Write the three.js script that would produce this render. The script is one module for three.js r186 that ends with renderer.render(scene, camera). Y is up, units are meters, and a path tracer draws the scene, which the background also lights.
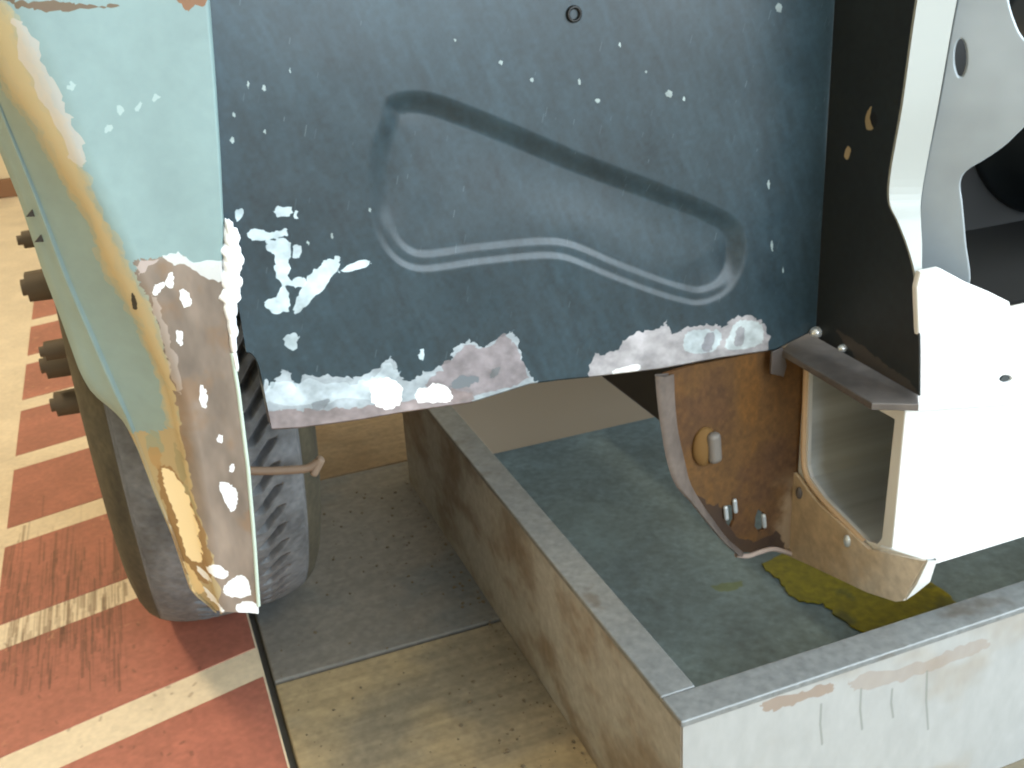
import * as THREE from 'three';
import { RoundedBoxGeometry } from 'three/addons/geometries/RoundedBoxGeometry.js';
import { RectAreaLightUniformsLib } from 'three/addons/lights/RectAreaLightUniformsLib.js';
import { mergeGeometries } from 'three/addons/utils/BufferGeometryUtils.js';

// ---------------------------------------------------------------- camera, sky, lights, exposure
const FOCAL = 1044, EYE = 0.70;
const scene = new THREE.Scene();
const camera = new THREE.PerspectiveCamera(2 * Math.atan(384 / FOCAL) * 180 / Math.PI, 1024 / 768, 0.02, 60);
// world axes seen by the lens (x right, y down, z ahead), from the vanishing points of the floor stripes and the tray
const AHEAD = new THREE.Vector3(73 - 512, -30 - 384, FOCAL).normalize();
const RIGHT = new THREE.Vector3(3600 - 512, -256 - 384, FOCAL);
RIGHT.addScaledVector(AHEAD, -RIGHT.dot(AHEAD)).normalize();
const UPWARD = new THREE.Vector3().crossVectors(RIGHT, AHEAD);
if (UPWARD.y > 0) UPWARD.negate();
{
  const m = new THREE.Matrix4().set(
    RIGHT.x, -RIGHT.y, -RIGHT.z, 0,
    UPWARD.x, -UPWARD.y, -UPWARD.z, 0,
    -AHEAD.x, AHEAD.y, AHEAD.z, 0,
    0, 0, 0, 1);
  camera.quaternion.setFromRotationMatrix(m);
  camera.position.set(0, EYE, 0);
  camera.focus = 0.35; camera.userData.fStop = 42;      // the phone focused short: everything is a little soft
  camera.updateMatrixWorld(true);
}
scene.background = new THREE.Color(0.62, 0.78, 1.0);
scene.backgroundIntensity = 1.6;
RectAreaLightUniformsLib.init();
const DOOR = { x0: 0.0, x1: 3.1, y0: 0.6, y1: 2.6, z: 2.2 };   // wide workshop window behind the camera
const daylight = new THREE.RectAreaLight(new THREE.Color(0.84, 0.94, 1.0), 7.8, DOOR.x1 - DOOR.x0, DOOR.y1 - DOOR.y0);
daylight.name = 'daylight';
daylight.position.set((DOOR.x0 + DOOR.x1) / 2, (DOOR.y0 + DOOR.y1) / 2, DOOR.z - 0.01);
daylight.rotation.set(0, 0, 0);                       // shines along -z, into the workshop
scene.add(daylight);
const SIDE = { x: 3.2, z0: -0.9, z1: 1.8, y0: 0.7, y1: 2.6 };                 // second window, in the right-hand wall
const sidelight = new THREE.RectAreaLight(new THREE.Color(0.84, 0.94, 1.0), 7.8, SIDE.z1 - SIDE.z0, SIDE.y1 - SIDE.y0);
sidelight.name = 'side_daylight';
sidelight.position.set(SIDE.x - 0.01, (SIDE.y0 + SIDE.y1) / 2, (SIDE.z0 + SIDE.z1) / 2);
sidelight.rotation.set(0, Math.PI / 2, 0);           // shines along -x
scene.add(sidelight);
const renderer = new THREE.WebGLRenderer({ antialias: true });
renderer.toneMapping = THREE.LinearToneMapping;
renderer.toneMappingExposure = 1.0;
renderer.shadowMap.enabled = true;

// ---------------------------------------------------------------- helpers
let seed = 20151031;
const rnd = () => { seed = (seed * 1664525 + 1013904223) >>> 0; return seed / 4294967296; };
const ray = (px, py) => { const d = new THREE.Vector3(px - 512, py - 384, FOCAL).divideScalar(FOCAL); return new THREE.Vector3(d.dot(RIGHT), d.dot(UPWARD), -d.dot(AHEAD)); };
const go = (d, t) => new THREE.Vector3(d.x * t, EYE + d.y * t, d.z * t);
const onY = (px, py, y = 0) => { const d = ray(px, py); return go(d, (y - EYE) / d.y); };
const onZ = (px, py, z) => { const d = ray(px, py); return go(d, z / d.z); };
const onX = (px, py, x) => { const d = ray(px, py); return go(d, x / d.x); };

function hash(x, y) { let h = (x * 374761393 + y * 668265263) | 0; h = Math.imul(h ^ (h >>> 13), 1274126177); return ((h ^ (h >>> 16)) >>> 0) / 4294967296; }
function vnoise(x, y) { const xi = Math.floor(x), yi = Math.floor(y), u = x - xi, v = y - yi, s = u * u * (3 - 2 * u), t = v * v * (3 - 2 * v);
  return (hash(xi, yi) * (1 - s) + hash(xi + 1, yi) * s) * (1 - t) + (hash(xi, yi + 1) * (1 - s) + hash(xi + 1, yi + 1) * s) * t; }
function fbm(x, y, n = 4) { let a = 0.5, r = 0, w = 0; for (let i = 0; i < n; i++) { r += a * vnoise(x, y); w += a; a *= 0.55; x = x * 2.03 + 17.3; y = y * 2.03 + 5.1; } return r / w; }
const clamp = (v, a = 0, b = 1) => Math.min(b, Math.max(a, v));
const smooth = (a, b, v) => { const t = clamp((v - a) / (b - a)); return t * t * (3 - 2 * t); };

// a painted sheet: a canvas that covers [u0,u0+w] x [v0,v0+h] metres of a surface whose uv are metres
class Sheet {
  constructor(u0, v0, w, h, pxPerM, base) {
    Object.assign(this, { u0, v0, w, h });
    this.W = Math.min(2048, Math.round(w * pxPerM)); this.H = Math.min(2048, Math.round(h * pxPerM));
    this.c = document.createElement('canvas'); this.c.width = this.W; this.c.height = this.H;
    this.g = this.c.getContext('2d'); this.g.fillStyle = base; this.g.fillRect(0, 0, this.W, this.H);
  }
  at(u, v) { return [(u - this.u0) / this.w * this.W, (1 - (v - this.v0) / this.h) * this.H]; }
  poly(pts, fill, rough = 0, alpha = 1) {            // pts: [[u,v]...] in metres, edges broken up by `rough` metres
    const g = this.g; g.globalAlpha = alpha; g.fillStyle = fill; g.beginPath();
    let P = pts;
    if (rough) {
      const L = pts.reduce((a, p, i) => a + Math.hypot(p[0] - pts[(i + 1) % pts.length][0], p[1] - pts[(i + 1) % pts.length][1]), 0), n = Math.max(16, Math.round(L / (rough * 0.5)));
      const c = new THREE.CatmullRomCurve3(pts.map(p => new THREE.Vector3(p[0], p[1], 0)), true, 'centripetal'), o = rnd() * 99;
      P = Array.from({ length: n }, (_, i) => { const q = c.getPoint(i / n); return [q.x + (fbm(i * 0.4 + o, 1.5, 3) - 0.5) * rough * 2.4, q.y + (fbm(i * 0.4 + o, 8.5, 3) - 0.5) * rough * 2.4]; });
    }
    P.forEach((p, i) => { const [a, b] = this.at(p[0], p[1]); if (i) g.lineTo(a, b); else g.moveTo(a, b); });
    g.closePath(); g.fill(); g.globalAlpha = 1;
  }
  line(pts, colour, width, alpha = 1) {
    const g = this.g; g.globalAlpha = alpha; g.strokeStyle = colour; g.lineWidth = Math.max(0.6, width / this.w * this.W); g.lineCap = 'round'; g.beginPath();
    pts.forEach((p, i) => { const [a, b] = this.at(p[0], p[1]); if (i) g.lineTo(a, b); else g.moveTo(a, b); }); g.stroke(); g.globalAlpha = 1;
  }
  each(fn) {                                          // fn(u, v, rgb) changes the colour of every texel
    const im = this.g.getImageData(0, 0, this.W, this.H), d = im.data, c = [0, 0, 0];
    for (let j = 0; j < this.H; j++) for (let i = 0; i < this.W; i++) {
      const k = (j * this.W + i) * 4; c[0] = d[k]; c[1] = d[k + 1]; c[2] = d[k + 2];
      fn(this.u0 + (i + 0.5) / this.W * this.w, this.v0 + (1 - (j + 0.5) / this.H) * this.h, c);
      d[k] = clamp(c[0], 0, 255); d[k + 1] = clamp(c[1], 0, 255); d[k + 2] = clamp(c[2], 0, 255);
    }
    this.g.putImageData(im, 0, 0);
  }
  grain(scale, amount, n = 4, sx = 1, sy = 1) { this.each((u, v, c) => { const k = 1 + (fbm(u * scale * sx + 31, v * scale * sy + 57, n) - 0.5) * amount; c[0] *= k; c[1] *= k; c[2] *= k; }); }
  texture(srgb = true, wrap = THREE.ClampToEdgeWrapping) {
    const t = new THREE.CanvasTexture(this.c); if (srgb) t.colorSpace = THREE.SRGBColorSpace;
    t.wrapS = t.wrapT = wrap; t.magFilter = THREE.LinearFilter; t.repeat.set(1 / this.w, 1 / this.h); t.offset.set(-this.u0 / this.w, -this.v0 / this.h); return t;
  }
}
const std = (o) => new THREE.MeshStandardMaterial({ side: THREE.DoubleSide, ...o });
function part(name, geo, mat, parent) { const m = new THREE.Mesh(geo, mat); m.name = name; m.castShadow = m.receiveShadow = true; (parent || scene).add(m); return m; }
function tag(o, label, category, group) { o.userData.label = label; o.userData.category = category; if (group) o.userData.group = group; return o; }
function structure(name, geo, mat, label, category) { const m = part(name, geo, mat); m.userData = { kind: 'structure', label, category }; return m; }
function boxUV(g) {                                   // uv in metres, from the direction that each face points
  const p = g.attributes.position, n = g.attributes.normal, uv = new Float32Array(p.count * 2);
  for (let i = 0; i < p.count; i++) {
    const ax = Math.abs(n.getX(i)), ay = Math.abs(n.getY(i)), az = Math.abs(n.getZ(i));
    if (ay >= ax && ay >= az) { uv[2 * i] = p.getX(i); uv[2 * i + 1] = -p.getZ(i); } else if (ax >= az) { uv[2 * i] = p.getZ(i); uv[2 * i + 1] = p.getY(i); } else { uv[2 * i] = p.getX(i); uv[2 * i + 1] = p.getY(i); }
  }
  g.setAttribute('uv', new THREE.BufferAttribute(uv, 2)); return g;
}
function box(x0, x1, y0, y1, z0, z1, r = 0) {
  const g = r ? new RoundedBoxGeometry(x1 - x0, y1 - y0, z1 - z0, 2, r) : new THREE.BoxGeometry(x1 - x0, y1 - y0, z1 - z0);
  g.translate((x0 + x1) / 2, (y0 + y1) / 2, (z0 + z1) / 2); return boxUV(g);
}
function planXY(g) { const p = g.attributes.position, uv = new Float32Array(p.count * 2); for (let i = 0; i < p.count; i++) { uv[2 * i] = p.getX(i); uv[2 * i + 1] = p.getY(i); } g.setAttribute('uv', new THREE.BufferAttribute(uv, 2)); return g; }
function planZY(g) { const p = g.attributes.position, uv = new Float32Array(p.count * 2); for (let i = 0; i < p.count; i++) { uv[2 * i] = p.getZ(i); uv[2 * i + 1] = p.getY(i); } g.setAttribute('uv', new THREE.BufferAttribute(uv, 2)); return g; }
// plate cut in a plane z = const, its face at z, `t` thick behind it
function plateZ(pts, z, t, holes = [], bevel = 0.0008) {
  const s = new THREE.Shape(pts.map(p => new THREE.Vector2(p[0], p[1])));
  for (const h of holes) s.holes.push(new THREE.Path(h.map(p => new THREE.Vector2(p[0], p[1]))));
  const g = new THREE.ExtrudeGeometry(s, { depth: t - 2 * bevel, bevelEnabled: bevel > 0, bevelThickness: bevel, bevelSize: bevel, bevelOffset: -bevel, bevelSegments: 2, curveSegments: 8 });
  g.translate(0, 0, z - t + bevel); return planXY(g);
}
// plate cut in a plane x = const (points are [z, y]), its left face at x, `t` thick to the right
function plateX(pts, x, t, holes = [], bevel = 0.0008) {
  const s = new THREE.Shape(pts.map(p => new THREE.Vector2(p[0], p[1])));
  for (const h of holes) s.holes.push(new THREE.Path(h.map(p => new THREE.Vector2(p[0], p[1]))));
  const g = new THREE.ExtrudeGeometry(s, { depth: t - 2 * bevel, bevelEnabled: bevel > 0, bevelThickness: bevel, bevelSize: bevel, bevelOffset: -bevel, bevelSegments: 2 });
  g.rotateY(-Math.PI / 2);                            // (z', y, -depth)
  g.applyMatrix4(new THREE.Matrix4().set(-1, 0, 0, x + bevel, 0, 1, 0, 0, 0, 0, 1, 0, 0, 0, 0, 1));
  const i = g.index; if (!i) { const p = g.attributes.position, n = g.attributes.normal; for (let k = 0; k < p.count; k += 3) for (const a of [p, n]) { const bx = a.getX(k + 1), by = a.getY(k + 1), bz = a.getZ(k + 1); a.setXYZ(k + 1, a.getX(k + 2), a.getY(k + 2), a.getZ(k + 2)); a.setXYZ(k + 2, bx, by, bz); } }
  return planZY(g);
}
// loft between columns of points (arrays of Vector3 of one length); columns run across, rows run down
function loft(cols, closed = false) {
  const n = cols[0].length, m = cols.length, pos = [], idx = [];
  for (const c of cols) for (const p of c) pos.push(p.x, p.y, p.z);
  for (let i = 0; i < (closed ? m : m - 1); i++) for (let j = 0; j < n - 1; j++) { const a = i * n + j, b = ((i + 1) % m) * n + j; idx.push(a, a + 1, b, b, a + 1, b + 1); }
  const g = new THREE.BufferGeometry(); g.setAttribute('position', new THREE.Float32BufferAttribute(pos, 3)); g.setIndex(idx); g.computeVertexNormals(); return planXY(g);
}
const xy = (z) => ([px, py]) => { const p = onZ(px, py, z); return [p.x, p.y]; };
const zy = (x) => ([px, py]) => { const p = onX(px, py, x); return [p.z, p.y]; };
const tube = (pts, r, seg = 40, rs = 10) => new THREE.TubeGeometry(new THREE.CatmullRomCurve3(pts), seg, r, rs);

// ---------------------------------------------------------------- the workshop
const GAP = 0.045, WALL_Z = -3.94;
const STRIP = [-0.232, GAP - 0.002];
function scuff(S, dark) {                             // rubber marks that tyres and jacks left across the stripes
  for (let i = 0; i < 330; i++) {
    const px = rnd() * 128, py = 560 + rnd() * 135, p = onY(px, py), L = 0.015 + rnd() * rnd() * 0.2, w = 0.0006 + rnd() * rnd() * 0.004;
    const a = rnd() * 0.12; S.line([[p.x, -p.z], [p.x + a * L * 0.3, -p.z + L]], dark, w, 0.10 + rnd() * 0.32);
  }
  for (let i = 0; i < 60; i++) { const p = onY(rnd() * 200, 600 + rnd() * 160); S.line([[p.x, -p.z], [p.x + (rnd() - 0.5) * 0.006, -p.z + rnd() * 0.006]], dark, 0.001 + rnd() * 0.003, 0.3); }
}
const creamFloor = new Sheet(-0.62, 0.3, 0.7, 2.4, 800, '#d8c9ad');
creamFloor.grain(16, 0.14, 5); creamFloor.grain(220, 0.08, 2); scuff(creamFloor, '#5e4a38');
const creamMat = std({ map: creamFloor.texture(true, THREE.MirroredRepeatWrapping), roughness: 0.55 });
const redFloor = new Sheet(-0.3, 0.3, 0.4, 2.4, 800, '#a26757');
redFloor.grain(14, 0.22, 5); redFloor.grain(190, 0.16, 2);
redFloor.each((u, v, c) => { const k = smooth(0.66, 0.8, fbm(u * 120, v * 90, 3)) * smooth(0.45, 0.65, fbm(u * 9 + 4, v * 7, 3)); c[0] += (212 - c[0]) * k * 0.5; c[1] += (165 - c[1]) * k * 0.5; c[2] += (125 - c[2]) * k * 0.5; });
scuff(redFloor, '#4b352b');
const redMat = std({ map: redFloor.texture(true, THREE.MirroredRepeatWrapping), roughness: 0.42 });

const floor = structure('floor', box(-3, GAP, -0.12, 0, WALL_Z, DOOR.z + 0.2), creamMat, 'cream workshop floor with a strip of red bands', 'floor');
{ // red bands with cream bands between, slanting a little across the strip
  const slope = -0.26, period = 0.2475;
  for (let k = -3; k < 8; k++) {
    const zTop = -0.905 - 0.025 - (k) * period, zc = (x, z) => z + slope * (x - STRIP[0]);
    const zn = zTop + 0.055 + 0.1375 + 0.055, zf = zTop + 0.055;                   // near and far edge at the left end of the band
    const P = [[STRIP[0], zc(STRIP[0], zn)], [STRIP[1], zc(STRIP[1], zn)], [STRIP[1], zc(STRIP[1], zf)], [STRIP[0], zc(STRIP[0], zf)]];
    const s = new THREE.Shape(P.map(p => new THREE.Vector2(p[0], -p[1])));
    const g = new THREE.ExtrudeGeometry(s, { depth: 0.0008, bevelEnabled: false }); g.rotateX(-Math.PI / 2); boxUV(g);
    part('red_band', g, redMat, floor);
  }
}
const concrete = new Sheet(0, 0, 2, 2, 256, '#8d8a83'); concrete.grain(9, 0.2, 5);
const concreteMat = std({ map: concrete.texture(true, THREE.RepeatWrapping), roughness: 0.9 });
structure('floor_pit', box(GAP, 3.2, -0.14, -0.024, WALL_Z, DOOR.z + 0.2), concreteMat, 'bare concrete bed under the dusty boards', 'floor');
const wallSheet = new Sheet(0, 0, 2, 2, 200, '#cbb893'); wallSheet.grain(6, 0.1, 4);
const wallMat = std({ map: wallSheet.texture(true, THREE.RepeatWrapping), roughness: 0.85 });
const ceilMat = std({ color: '#d8d6cf', roughness: 0.9 });
structure('wall_back', box(-3, 3.2, 0, 2.9, WALL_Z - 0.15, WALL_Z), wallMat, 'plain cream wall at the far end of the workshop', 'wall');
structure('wall_left', box(-3.15, -3, -0.14, 2.9, WALL_Z - 0.15, DOOR.z + 0.2), wallMat, 'cream side wall on the warm lit side', 'wall');
structure('wall_right', mergeGeometries([box(3.2, 3.35, -0.14, 2.9, WALL_Z - 0.15, SIDE.z0), box(3.2, 3.35, -0.14, 2.9, SIDE.z1, DOOR.z + 0.2), box(3.2, 3.35, -0.14, SIDE.y0, SIDE.z0, SIDE.z1), box(3.2, 3.35, SIDE.y1, 2.9, SIDE.z0, SIDE.z1)]), wallMat, 'cream side wall with a window opening of its own', 'wall');
structure('ceiling', box(-3.15, 3.35, 2.9, 3.05, WALL_Z - 0.15, DOOR.z + 0.2), ceilMat, 'pale flat workshop ceiling', 'ceiling');
structure('wall_front', mergeGeometries([box(-3, DOOR.x0, 0, 2.9, DOOR.z, DOOR.z + 0.2), box(DOOR.x1, 3.2, 0, 2.9, DOOR.z, DOOR.z + 0.2), box(DOOR.x0, DOOR.x1, DOOR.y1, 2.9, DOOR.z, DOOR.z + 0.2), box(DOOR.x0, DOOR.x1, 0, DOOR.y0, DOOR.z, DOOR.z + 0.2)]), wallMat, 'cream wall around the wide window', 'wall');
structure('baseboard_back', box(-3, 3.2, 0, 0.063, WALL_Z, WALL_Z + 0.018, 0.004), std({ color: '#7a5637', roughness: 0.6 }), 'brown baseboard along the far cream wall', 'baseboard');

// warm batten light over the left side of the car
{
  const L = new THREE.Group(); L.name = 'ceiling_light'; L.position.set(-1.25, 2.9, -1.5); scene.add(L);
  tag(L, 'long ceiling light with warm tube over the cream floor', 'light');
  part('housing', new RoundedBoxGeometry(0.16, 0.06, 1.5, 2, 0.01).translate(0, -0.03, 0), std({ color: '#e6e2d8', roughness: 0.5 }), L);
  part('tube', new THREE.CylinderGeometry(0.018, 0.018, 1.42, 16).rotateX(Math.PI / 2).translate(0, -0.085, 0), std({ color: '#fff1d8', emissive: new THREE.Color(1, 0.79, 0.52), emissiveIntensity: 3 }), L);
  for (const s of [-1, 1]) part('end_cap', new RoundedBoxGeometry(0.05, 0.06, 0.03, 2, 0.006).translate(0, -0.085, s * 0.72), std({ color: '#e6e2d8', roughness: 0.5 }), L);
  const a = new THREE.RectAreaLight(new THREE.Color(1.0, 0.80, 0.55), 86, 0.14, 1.42); a.name = 'warm_tube_light';
  a.position.set(0, -0.108, 0); a.rotation.set(-Math.PI / 2, 0, 0); L.add(a);
}

// ---------------------------------------------------------------- boards that cover the bed beside the stripes
function boardSheet(base, tint, streak, u0, v0, w, h) {
  const S = new Sheet(u0, v0, w, h, 900, base);
  S.each((u, v, c) => {
    const gr = fbm(u * 7, v * 130, 4) - 0.5, big = fbm(u * 6 + 9, v * 6 + 3, 4), dust = fbm(u * 160, v * 160, 3) - 0.5;
    const k = smooth(0.4, 0.62, big);
    for (let i = 0; i < 3; i++) c[i] = (c[i] * (1 - k) + tint[i] * k) * (1 + gr * streak + dust * 0.22);
  });
  return S;
}
const BX = [0.0525, 1.75];
const boards = [
  ['#79766f', [104, 108, 108], 0.10, -1.362, -0.934, 'grey dusty board between the two tan boards beside the tyre', 0.0],
  ['#9c8c6c', [124, 116, 98], 0.22, -0.930, 0.25, 'tan board with streaked grain under the near tray corner', -0.001],
  ['#857359', [122, 102, 76], 0.16, WALL_Z + 0.03, -1.366, 'brown board running from behind the tyre towards the far wall', -0.001],
];
for (const [base, tint, streak, z0, z1, label, top] of boards) {
  const S = boardSheet(base, tint, streak, 0, -Math.max(z1, -1.3) - 0.02, 0.75, Math.min(1.3, z1 - z0) + 0.04);
  const b = part('cover_board', box(BX[0], BX[1], -0.022, top, z0, z1, 0.0025), std({ map: S.texture(true, THREE.MirroredRepeatWrapping), roughness: 0.8 }));
  tag(b, label, 'board');
}

// ---------------------------------------------------------------- the shallow steel tray
const TR = { x0: 0.305, x1: 1.3, z0: -1.295, z1: -0.527, h: 0.172, w: 0.03, base: 0.03 };
{
  const T = new THREE.Group(); T.name = 'drip_tray'; T.position.set(TR.x0, 0, TR.z1); scene.add(T);
  tag(T, 'shallow grey steel drip tray standing on the dusty boards under the car', 'tray');
  const put = (name, g, m) => { g.translate(-TR.x0, 0, -TR.z1); return part(name, g, m, T); };
  const rust = new Sheet(-1.3, 0, 0.8, 0.18, 1500, '#a1a4a4');
  rust.each((u, v, c) => { const a = fbm(u * 14, v * 22, 4), b = fbm(u * 150, v * 150, 3) - 0.5, k = smooth(0.35, 0.75, a) * 0.65; for (let i = 0; i < 3; i++) c[i] = (c[i] * (1 - k) + [112, 98, 82][i] * k) * (1 + b * 0.2); });
  const rustMat = std({ map: rust.texture(true, THREE.MirroredRepeatWrapping), roughness: 0.6, metalness: 0.1 });
  const pale = new Sheet(0.3, 0, 0.5, 0.18, 1600, '#a1a4a4');
  pale.each((u, v, c) => { const a = fbm(u * 11, v * 16, 4), b = fbm(u * 120, v * 60, 3) - 0.5, k = smooth(0.5, 0.75, a) * 0.4; for (let i = 0; i < 3; i++) c[i] = (c[i] * (1 - k) + [142, 130, 114][i] * k) * (1 + b * 0.08); });
  const pz = xy(TR.z1);
  pale.poly([[762, 703], [800, 694], [835, 685], [835, 692], [800, 703], [770, 712]].map(pz), '#7d614c', 0.004, 0.5);
  pale.poly([[850, 682], [930, 660], [985, 640], [990, 646], [930, 672], [860, 692]].map(pz), '#85705e', 0.004, 0.3);
  for (const [x, y0, y1] of [[862, 690, 730], [893, 690, 718], [928, 672, 730], [822, 705, 745]]) pale.line([[x, y0], [x - 1, (y0 + y1) / 2], [x + 1, y1]].map(pz), '#6f746f', 0.0022, 0.5);
  const paleMat = std({ map: pale.texture(true, THREE.MirroredRepeatWrapping), roughness: 0.5 });
  const steel = new Sheet(0, 0, 1, 1, 1100, '#84898b');
  steel.each((u, v, c) => { const a = fbm(u * 26, v * 26, 4), b = fbm(u * 200, v * 200, 3) - 0.5, k = smooth(0.58, 0.8, a) * 0.5; for (let i = 0; i < 3; i++) c[i] = (c[i] * (1 - k) + [92, 82, 72][i] * k) * (1 + b * 0.22); });
  const steelMat = std({ map: steel.texture(true, THREE.MirroredRepeatWrapping), roughness: 0.5, metalness: 0.35 });
  const tan = std({ color: '#a2917c', roughness: 0.7 });
  const t = TR.h - 0.006, i = 0.003;
  put('side_wall', box(TR.x0 + 0.001, TR.x0 + TR.w - i, 0, t, TR.z0, TR.z1 - 0.0022), rustMat);
  put('front_wall', box(TR.x0 + 0.0022, TR.x1, 0, t, TR.z1 - TR.w + i, TR.z1 - 0.001), paleMat);
  put('side_wall', box(TR.x1 - TR.w, TR.x1, 0, t, TR.z0, TR.z1 - TR.w), rustMat);
  put('back_wall', box(TR.x0 + TR.w - i, TR.x1 - TR.w, 0, t, TR.z0, TR.z0 + TR.w), tan).userData.label = 'tan inner face of the back wall';
  put('rail', box(TR.x0, TR.x0 + TR.w, t, TR.h, TR.z0, TR.z1 - TR.w - 0.0006, 0.0015), steelMat);
  put('rail', box(TR.x1 - TR.w, TR.x1, t, TR.h, TR.z0, TR.z1 - TR.w - 0.0006, 0.0015), steelMat);
  put('rail', box(TR.x0, TR.x1, t, TR.h, TR.z1 - TR.w, TR.z1, 0.0015), steelMat);
  put('rail', box(TR.x0 + TR.w, TR.x1 - TR.w, t, TR.h, TR.z0, TR.z0 + TR.w, 0.0015), steelMat);
  const base = new Sheet(0.3, 0.5, 1.0, 0.85, 1100, '#5c6e74');
  base.each((u, v, c) => { const a = fbm(u * 18, v * 18, 4) - 0.5, b = fbm(u * 150, v * 150, 3) - 0.5; const k = 1 + a * 0.35 + b * 0.3; for (let q = 0; q < 3; q++) c[q] *= k; });
  const py = (p) => { const q = onY(p[0], p[1], TR.base); return [q.x, -q.z]; };
  base.poly([[712, 588], [726, 583], [745, 582], [742, 588], [724, 592]].map(py), '#5f6b34', 0.006, 0.5);
  base.poly([[560, 500], [640, 520], [600, 560], [545, 540]].map(py), '#6f8084', 0.02, 0.25);
  put('base_plate', box(TR.x0 + TR.w - i, TR.x1 - TR.w, 0.004, TR.base, TR.z0 + TR.w, TR.z1 - TR.w), std({ map: base.texture(true, THREE.MirroredRepeatWrapping), roughness: 0.55 })).userData.label = 'dark slate grey tray bottom';
}
{ // puddle in the tray
  const out = [[775, 558], [800, 545], [850, 548], [900, 570], [940, 590], [959, 606], [961, 616], [940, 624], [921, 628], [890, 636], [865, 634], [840, 619], [824, 606], [806, 603], [790, 598], [784, 587], [771, 574], [762, 566]].map(([a, b]) => onY(a, b, TR.base));
  const pts = []; const c = new THREE.CatmullRomCurve3(out, true);
  for (let k = 0; k < 140; k++) { const p = c.getPoint(k / 140), j = 0.006; pts.push(new THREE.Vector2(p.x + (vnoise(k * 0.5, 3) - 0.5) * j, -(p.z + (vnoise(k * 0.5, 9) - 0.5) * j))); }
  const g = new THREE.ExtrudeGeometry(new THREE.Shape(pts), { depth: 0.0004, bevelEnabled: true, bevelThickness: 0.0007, bevelSize: 0.002, bevelOffset: -0.002, bevelSegments: 2 });
  g.rotateX(-Math.PI / 2); g.translate(0, TR.base + 0.0009, 0); boxUV(g);
  const S = new Sheet(0.5, 0.6, 0.4, 0.45, 1600, '#6f6a10');
  S.each((u, v, c) => { const k = smooth(0.5, 0.68, fbm(u * 34, v * 34, 4)), b = 1 + (fbm(u * 160, v * 160, 3) - 0.5) * 0.4; for (let i = 0; i < 3; i++) c[i] = (c[i] * (1 - k) + [84, 86, 36][i] * k) * b; });
  const m = part('oil_puddle', g, std({ map: S.texture(true, THREE.MirroredRepeatWrapping), roughness: 0.3 }));
  tag(m, 'olive green oily puddle on the dark bottom of the tray', 'puddle'); m.userData.kind = 'stuff';
}

// ---------------------------------------------------------------- the car
const CAR = new THREE.Group(); CAR.name = 'car'; scene.add(CAR);
tag(CAR, 'pale green vintage car under repair, stripped bulkhead panel, bare metal pillar and silver chassis', 'car');
const ZP = -0.694, X0 = 0.530, TOP = 0.98;
const pz = xy(ZP), px0 = zy(X0);

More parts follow.
